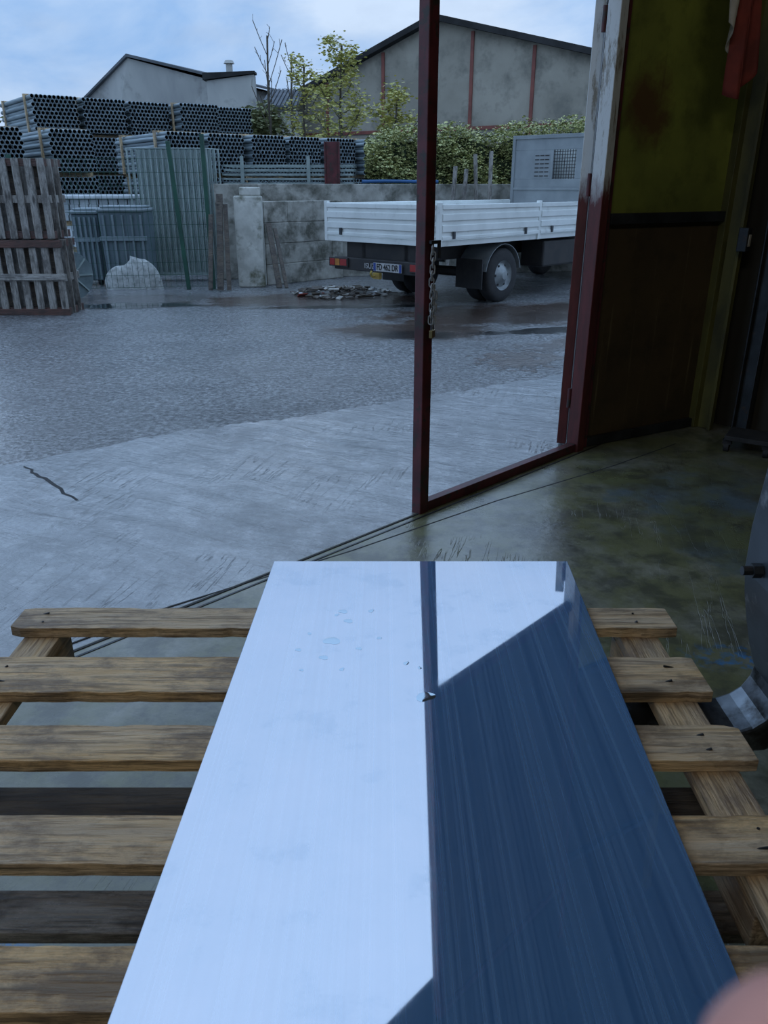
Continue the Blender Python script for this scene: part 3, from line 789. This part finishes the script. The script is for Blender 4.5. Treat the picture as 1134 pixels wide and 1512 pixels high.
# plastic bins, drum, bag
def bin_(loc, rz, w, h):
    r = root('storage_bin', 'blue-grey plastic waste bin with ribbed sides', 'bin', loc, rz)
    d = .5
    m = MB()
    m.add([(0, 0, .08), (w, 0, .08), (w, d, .08), (0, d, .08), (-.03, -.03, h), (w+.03, -.03, h), (w+.03, d+.03, h), (-.03, d+.03, h)],
          [(3, 2, 1, 0), (4, 5, 6, 7), (0, 1, 5, 4), (1, 2, 6, 5), (2, 3, 7, 6), (3, 0, 4, 7)])
    m.obj('bin_body', BINM, r, .02)
    for q in range(5):
        x = w*(.08+.21*q); MB().bar((x, -.015, .1), (x*1.02, -.05, h-.05), .035, .04).obj('rib', RIBM, r, .005)
    MB().box(-.03, w+.03, -.06, -.02, h*.62, h*.68).obj('rim_band', RIBM, r, .005)
    MB().box(-.05, w+.05, -.07, d+.05, h, h+.05).box(0, w, .0, d, h+.05, h+.09).obj('lid', BINL, r, .02)
    for x in (.08, w-.08): MB().cyl((x-.03, .08, .08), (x+.03, .08, .08), .08, seg=16).obj('wheel', BLACK, r)
bin_((-4.62, 13.55, 0), .03, .70, 1.18); bin_((-5.14, 13.75, 0), .05, .38, 1.14)
dr = root('cable_drum', 'grey cable drum standing on its rim', 'cable drum', (-4.60, 11.95, 0), math.radians(50))
MB().lathe([(.001, 0), (.34, 0), (.34, .05), (.2, .05), (.2, .35), (.34, .35), (.34, .40), (.001, .40)], (0, 0, .34), 32).obj('drum_body', DRUM, dr, smooth=True)
for q in range(8):
    a = q*math.pi/4; MB().bar((.05*math.cos(a), -.01, .34+.05*math.sin(a)), (.32*math.cos(a), -.01, .34+.32*math.sin(a)), .03, .02).obj('spoke', TEAL, dr)
bg = root('rubble_bag', 'crumpled pale rubble bag draped in front of the bins', 'bag', (-4.14, 13.30, 0), .03)
m = MB(); nu, nv = 60, 16; vs = []
for b2 in range(nv+1):
    v_ = b2/nv
    for a in range(nu):
        th = 2*math.pi*a/nu
        fold = 1+(.12*math.sin(5*th+1+v_)+.06*math.sin(11*th-2*v_))*(1-v_*.3)
        sq = math.sqrt(max(0, 1-.85*v_**3))*(1.0 if b2 < nv else .05)
        vs.append((.42*math.copysign(abs(math.cos(th))**.7, math.cos(th))*fold*sq, .12*math.copysign(abs(math.sin(th))**.7, math.sin(th))*fold*sq, .40*v_*(1+.25*math.cos(th+.6)+.08*math.sin(4*th))))
m.add(vs, [(b2*nu+a, b2*nu+(a+1) % nu, (b2+1)*nu+(a+1) % nu, (b2+1)*nu+a) for b2 in range(nv) for a in range(nu)]); m.obj('bag_fabric', SACK, bg, smooth=True)

# upright pallets
up = root('upright_pallet', 'weathered grey wooden pallet standing on its edge', 'pallet', (-5.3, 10.42, 0), 0, group='pallets standing on edge')
for i in range(8):
    x = .0+i*.1557; MB().box(x, x+.09, 0, .02, .0, .93).obj('slat', WG, up, .003)
for z in (.0, .42, .84): MB().box(0, 1.18, .02, .10, z, z+.09).obj('stringer', WR if z != .42 else WG, up, .003)
for i in range(4):
    x = .04+i*.32; MB().box(x, x+.09, .10, .12, 0, .93).obj('back_slat', WD, up, .003)
for lv_, z in ((0, 0), (1, .945)):
    for q in range(3):
        if lv_ == 0 and q == 0: continue
        dup(up, (-5.3-(.04 if lv_ else 0), 10.42+q*.22, z), 0)
MB().box(-.02, 1.2, -.022, -.001, .44, .52).obj('cross_board', WGX, up, .003)
MB().box(-.02, 1.2, -.022, -.001, .84, .93).obj('cross_board', WR, up, .003)
MB().box(-.02, 1.2, -.022, -.001, .0, .08).obj('cross_board', WR, up, .003)
# walls, pillar
bw = MB(); bw.prism([(-3.0, 14.65, 0), (-2.9, 14.85, 0), (9, 17.6, 0), (9, 17.4, 0)], (0, 0, 1.6)); bw.obj('yard_wall', CONC, None, .01, label='stained grey concrete block wall behind the yard', category='wall')
bw = MB()
a, b2 = Vector((-1.98, 13.75, 0)), Vector((-.75, 15.0, 0)); dv = (b2-a).normalized(); pv = Vector((-dv.y, dv.x, 0))
ln_ = (b2-a).length
for row in range(4):
    z = row*.333; off = .5 if row % 2 else 0.1
    x = -off
    while x < ln_:
        x0 = max(x, 0); x1 = min(x+1.0, ln_)
        if x1-x0 > .05:
            M_ = Matrix.Translation(a) @ Matrix.Rotation(math.atan2(dv.y, dv.x), 4, 'Z')
            j_ = random.uniform(-.012, .012); bw.box(x0, x1, j_, .2, z+.002, z+.333, 0, M_)
        x += 1.0
bw.obj('block_wall', CONC, None, .012, label='rough moss-stained concrete block wall', category='wall')
pp = root('gate_pillar', 'weathered pale concrete gate pillar', 'pillar', (-2.42, 13.45, 0), .05)
MB().box(0, .44, 0, .3, 0, 1.42).obj('pillar_shaft', PILL, pp, .025)
MB().box(.1, .42, .02, .26, 1.42, 1.55).obj('cap_stone', PILL, pp, .02)
for (x0, y0, x1, y1, h, w) in ((-1.72, 13.25, -1.90, 13.62, 1.0, .09), (-1.60, 13.25, -1.80, 13.66, .92, .06)):
    MB().bar((x0, y0, .02), (x1, y1, h), w, .025).obj('leaning_board', WD, None, .003, label='dark wet board leaning on the wall', category='board', group='leaning boards')
for (x0, x1, h, w) in ((-2.62, -2.58, 1.45, .1), (-2.48, -2.50, 1.3, .07), (-2.78, -2.74, 1.15, .07)):
    MB().bar((x0, 12.9, .02), (x1, 13.18, h), w, .03).obj('leaning_board', WD, None, .003, label='dark timber board leaning beside the pillar', category='board', group='leaning boards')
MB().box(-.80, -.58, 15.45, 15.6, 0, 2.3).box(-.83, -.80, 15.42, 15.63, 0, 2.3).box(-.58, -.55, 15.42, 15.63, 0, 2.3).obj('steel_column', RUSTP, None, .005, label='red-brown steel column standing behind the wall', category='steel post', loc=(-.25, -.02, 0))
# debris
m = MB()
for i in range(170):
    a = random.uniform(0, 6.28); rr = random.random()**.6
    x = -.66+math.cos(a)*rr*.8; y = 12.65+math.sin(a)*rr*.7; s_ = random.uniform(.015, .085)
    M_ = Matrix.Translation((x, y, .02+.12*(1-rr)*random.random())) @ Matrix.Rotation(random.uniform(0, 3), 4, 'Z') @ Matrix.Rotation(random.uniform(-.6, .6), 4, 'X')
    m.box(-s_, s_, -s_*.5, s_*.5, -.006, .008, random.choice((0, 0, 0, 2, 2, 3, 3, 3, 1 if i % 3 == 0 else 3, 4)), M_)
m.obj('debris_pile', [BARK, CLOTHR, PALE, WD, PLASW], None, kind='stuff', label='heap of wet scraps and litter on the asphalt', category='debris')
# stakes and blue tube
for (x, y, dx, h) in ((1.78, 15.45, -.12, 2.1), (1.95, 15.45, .0, 2.15), (1.2, 15.35, .1, 1.9), (1.38, 15.35, .12, 1.85)):
    MB().bar((x, y, 0.02), (x+dx, y+.12, h), .07, .04).obj('timber_stake', WG, None, .003, label='pale timber stake leaning on the hedge', category='stake', group='timber stakes by the hedge')
MB().tube([(-.4, 15.36, 1.64), (0, 15.45, 1.65), (.6, 15.58, 1.64), (1.0, 15.68, 1.64)], .03, 10).obj('blue_tube', BLUEP, None, smooth=True, label='blue plastic tube lying along the wall top', category='tube')

# ------------------------------------------------------------------ vegetation
def leaves(mb, c, n, rad, size, mi=0):
    for _ in range(n):
        p = Vector(c)+Vector((random.gauss(0, rad[0]), random.gauss(0, rad[1]), random.gauss(0, rad[2])))
        M_ = Matrix.Translation(p) @ Matrix.Rotation(random.uniform(0, 6.3), 4, 'Z') @ Matrix.Rotation(random.uniform(-1.3, 1.3), 4, 'X')
        s_ = size*random.uniform(.6, 1.3)
        mb.add([(-s_, 0, 0), (0, -s_*.5, 0), (s_, 0, 0), (0, s_*.5, 0)], [(0, 1, 2, 3)], mi, M_)
hd = root('hedge', 'dense variegated evergreen hedge growing over the wall', 'hedge', (0, 0, 0))
co = MB(); lf = MB()
X = -.35
def hz(x): return 2.42+.22*min(1, max(0, (x)/2.))+.10*math.sin(x*2.3)+.06*math.sin(x*5.1+1)
while X < 9:
    Yc = 15.75+(X+.35)*.235
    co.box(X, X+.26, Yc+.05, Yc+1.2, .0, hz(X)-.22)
    for _ in range(950):
        x = X+random.random()*.25; zz = random.uniform(1.45, hz(x)); top_ = zz > hz(x)-.15
        y = Yc + (random.random()*1.1 if top_ else -.04+.24*random.random()*math.sin(zz*6+x*4)+.05*random.random())
        M_ = Matrix.Translation((x, y, zz+random.uniform(-.03, .12))) @ Matrix.Rotation(random.uniform(0, 6.3), 4, 'Z') @ Matrix.Rotation(random.uniform(-1.4, 1.4), 4, 'X')
        s_ = random.uniform(.02, .05)
        lf.add([(-s_, 0, 0), (0, -s_*.55, 0), (s_, 0, 0), (0, s_*.55, 0)], [(0, 1, 2, 3)], 0, M_)
    X += .25
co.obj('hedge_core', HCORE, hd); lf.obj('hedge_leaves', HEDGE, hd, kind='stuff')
def tree(name, label, loc, h, br, spread, nleaf, lm, lsize=.07, leafr=.25, low=.3, up_=(.5, 1.2)):
    r = root(name, label, 'tree', loc, 0); m = MB(); tips = []
    m.tube([(0, 0, 0), (.05, 0, h*.35), (-.04, .03, h*.7), (.03, 0, h)], .03, 7)
    for i in range(br):
        z = h*(low+(1-low)*i/br); a = random.uniform(0, 6.28); l = spread*(1.1-.6*i/br)*random.uniform(.6, 1.2)
        p0_ = Vector((0, 0, z)); p2 = p0_+Vector((math.cos(a)*l, math.sin(a)*l, l*random.uniform(*up_))); p1_ = (p0_+p2)/2+Vector((0, 0, -.08*l))
        m.tube([p0_, p1_, p2], .012, 5); tips += [p1_, p2, (p1_+p2)/2]
        for q in range(3):
            s0 = p1_.lerp(p2, random.random()); s1 = s0+Vector((random.uniform(-.3, .3)*l, random.uniform(-.3, .3)*l, random.uniform(.1, .5)*l)); m.tube([s0, s1], .006, 4); tips.append(s1)
    tips.append(Vector((0, 0, h)))
    m.obj('trunk', BARK, r)
    if nleaf:
        q = MB()
        for tpt in tips: leaves(q, tpt, nleaf, (leafr, leafr, leafr*.6), lsize)
        q.obj('foliage', lm, r, kind='stuff')
tree('young_tree', 'slender young tree with yellowing leaves', (-1.15, 23.7, 0), 5.0, 18, .85, 26, YLEAF, .06, .14, .35)
tree('young_tree', 'slender young tree with yellowing leaves', (-2.35, 25.8, 0), 4.8, 13, .75, 17, YLEAF, .06, .13, .42)
tree('young_tree', 'low sparse young tree with yellow-green leaves', (.35, 25.6, 0), 3.9, 15, .8, 30, YLEAF, .065, .16, .36)
tree('bare_tree', 'leafless sapling with thin upright twigs', (-3.5, 26.8, 0), 5.7, 11, .6, 0, None, low=.5, up_=(1.5, 2.6))
tree('bare_tree', 'leafless sapling with thin upright twigs', (-2.95, 28.2, 0), 5.4, 9, .5, 0, None, low=.5, up_=(1.5, 2.6))
tree('shrub_tree', 'dull green shrubby tree beyond the pipes', (-13.4, 27, 0), 4.4, 16, 1.1, 50, GLEAF, .10, .3, .3)
tree('shrub_tree', 'dark green shrub beyond the pipe bundles', (-4.1, 29.5, 0), 3.7, 10, .8, 50, GLEAF, .10, .25, .6)

# ------------------------------------------------------------------ buildings
gb = root('gable_warehouse', 'old grey rendered warehouse gable with red steel columns', 'building', (1.92, 33, 0), math.atan2(-.538, .843))
MB().prism([(-7.44, 0, 0), (8.7, 0, 0), (8.7, 0, 4.95), (0, 0, 7.18), (-7.44, 0, 4.72)], (0, 14, 0)).obj('gable_wall', FAC, gb)
MB().prism([(-7.9, -.35, 4.50), (0, -.35, 7.12), (0, -.35, 7.32), (-7.9, -.35, 4.70)], (0, 14.7, 0)).prism([(0, -.35, 7.12), (9.1, -.35, 4.79), (9.1, -.35, 4.99), (0, -.35, 7.32)], (0, 14.7, 0)).obj('roof', ROOF, gb)
def ztop(x): return 7.05+(x*.33 if x < 0 else -x*.256)
for x in (-5.0, -2.3, 1.5, 3.9, 6.4): MB().box(x-.06, x+.06, -.06, 0, 0, ztop(x)).obj('steel_column', REDST, gb)
MB().box(-7.4, 8.7, -.05, 0, 3.5, 3.62).obj('steel_beam', REDST, gb)
lb = root('pale_gable_building', 'pale weathered industrial building with a low gable', 'building', (0, 0, 0))
MB().prism([(-12.1, 36, 0), (-6.5, 33.2, 0), (-6.5, 33.2, 5.25), (-9.85, 34.3, 6.12), (-12.1, 36, 4.95)], (3, 8, 0)).obj('gable_wall', FACW, lb)
MB().prism([(-12.3, 35.9, 4.85), (-9.85, 34.15, 6.15), (-6.2, 32.9, 5.28), (-6.2, 32.9, 5.36), (-9.85, 34.15, 6.25), (-12.3, 35.9, 4.93)], (3, 8, 0)).obj('roof', ROOFG, lb)
an = root('annex_building', 'pale annex with dark roof edge and chimney', 'building', (0, 0, 0))
MB().prism([(-6.48, 32.3, 0), (-4.75, 32.3, 0), (-4.75, 32.3, 5.33), (-6.48, 32.3, 5.13)], (0, .5, 0)).obj('annex_wall', FACW, an)
MB().prism([(-6.6, 32.2, 5.15), (-4.7, 32.2, 5.36), (-4.7, 32.2, 5.44), (-6.6, 32.2, 5.38)], (0, .6, 0)).obj('roof', ROOF, an)
MB().cyl((-5.65, 32.5, 5.33), (-5.65, 32.5, 5.7), .12, seg=12).cyl((-5.65, 32.5, 5.7), (-5.65, 32.5, 5.8), .2, .14, seg=12).obj('chimney', FACW, an)
sb = root('low_shed', 'low shed with sloping grey corrugated roof', 'building', (0, 0, 0))
MB().box(-4.70, -3.4, 33.5, 36.3, 0, 4.3).obj('shed_wall', FACW, sb)
rf = MB()
for i in range(9): rf.prism([(-4.70+i*.16, 33.2, 4.35), (-4.60+i*.16, 33.2, 4.35), (-4.60+i*.16, 36.5, 5.25), (-4.70+i*.16, 36.5, 5.25)], (.0, 0, .06))
rf.prism([(-4.70, 33.25, 4.3), (-3.3, 33.25, 4.3), (-3.3, 36.5, 5.2), (-4.70, 36.5, 5.2)], (0, 0, .05)); rf.obj('roof', ROOFG, sb)

# ------------------------------------------------------------------ photographer's hand at the lens
cam_o = Vector((0, 0, 1.55)); th = math.radians(22.65)
Fw = Vector((0, math.cos(th), -math.sin(th))); Uw = Vector((0, math.sin(th), math.cos(th))); Rw = Vector((1, 0, 0))
def C(p): return cam_o+Rw*p[0]+Uw*p[1]+Fw*p[2]
hm = MB()
def limb(pts, rs):
    P = [C(p) for p in pts]
    for p, r in zip(P, rs): hm.ball(p, r, 16)
    for a, b, r0, r1 in zip(P, P[1:], rs, rs[1:]): hm.cyl(a, b, r0, r1, 16)
knk = [(.088, -.118, .010), (.104, -.128, .016), (.120, -.138, .018), (.134, -.150, .014)]
limb([knk[0], (.066, -.090, .030), (.046, -.062, .043), (.0282, -.0382, .050)], [.0115, .0100, .0092, .0082])
limb([knk[1], (.088, -.102, .052), (.076, -.086, .075), (.067, -.076, .092)], [.0115, .0100, .0092, .0082])
limb([knk[2], (.107, -.114, .056), (.098, -.100, .080), (.091, -.092, .095)], [.011, .0096, .0088, .008])
limb([knk[3], (.125, -.130, .046), (.119, -.119, .066), (.114, -.112, .079)], [.010, .0086, .008, .0072])
wr = (.150, -.205, -.06)
for kx in knk: limb([kx, wr], [.0125, .020])
for a, b in zip(knk, knk[1:]): limb([a, b], [.012, .012])
limb([wr, (.19, -.27, -.16)], [.027, .034])
limb([(.120, -.185, -.04), (.092, -.165, -.025), (.070, -.148, -.012), (.055, -.130, .0)], [.017, .014, .011, .0095])
hand = hm.obj('person', SKIN, label='fingertip of the hand holding the phone camera', category='person')
rm = hand.modifiers.new('remesh', 'REMESH'); rm.mode = 'VOXEL'; rm.voxel_size = .0016; rm.use_smooth_shade = True
smo = hand.modifiers.new('smooth', 'SMOOTH'); smo.iterations = 6

# ------------------------------------------------------------------ unseen fill lights added to brighten the door leaves and pallet
def fill_light(loc, target, power, size, col):
    l = bpy.data.lights.new('interior_fill', 'AREA'); l.energy = power; l.shape = 'RECTANGLE'; l.size = size; l.size_y = .5; l.color = col
    o = bpy.data.objects.new('interior_fill', l); COL.objects.link(o); o.location = loc
    o.rotation_euler = (Vector(target)-Vector(loc)).to_track_quat('-Z', 'Y').to_euler()
fill_light((3.2, -1.2, 5.6), (1.6, 4.6, 1.6), 20, 2.4, (1., .97, .86))
fill_light((-2.2, -3.5, 5.6), (0, 1.5, .3), 60, 2.4, (1., .96, .9))

# ------------------------------------------------------------------ sky
w = bpy.data.worlds.new('sky'); S.world = w; w.use_nodes = True; nt = w.node_tree
bg_ = nt.nodes['Background']; tc = N(nt, 'ShaderNodeTexCoord'); mp = N(nt, 'ShaderNodeMapping'); mp.inputs['Scale'].default_value = (1, 1, 2.4)
nt.links.new(tc.outputs['Generated'], mp.inputs[0])
sep = N(nt, 'ShaderNodeSeparateXYZ'); nt.links.new(tc.outputs['Generated'], sep.inputs[0])
n1 = noise(nt, mp.outputs[0], 3.4, 7, .55, .3); n2 = noise(nt, mp.outputs[0], 6., 6, .55)
c1 = mix(nt, rng(nt, n1, .38, .62), (.26, .44, .74), (.54, .67, .86))
c1 = mix(nt, rng(nt, n2, .50, .75, 0, .55), c1, (.36, .47, .65))
c1 = mix(nt, rng(nt, sep.outputs[2], .25, .5), c1, (.46, .66, .97))
nt.links.new(c1, bg_.inputs[0])
nt.links.new(rng(nt, sep.outputs[2], .1, .8, 1.12, 1.56), bg_.inputs[1])

# camera
cd = bpy.data.cameras.new('camera'); cam = bpy.data.objects.new('camera', cd); COL.objects.link(cam)
cam.location = cam_o; cam.rotation_euler = (math.radians(90-22.65), 0, 0)
cd.sensor_fit = 'VERTICAL'; cd.sensor_height = 24; cd.lens = 1150/1512*24
cd.clip_start = .005; cd.clip_end = 400
cd.dof.use_dof = True; cd.dof.focus_distance = 3.5; cd.dof.aperture_fstop = 13
S.camera = cam
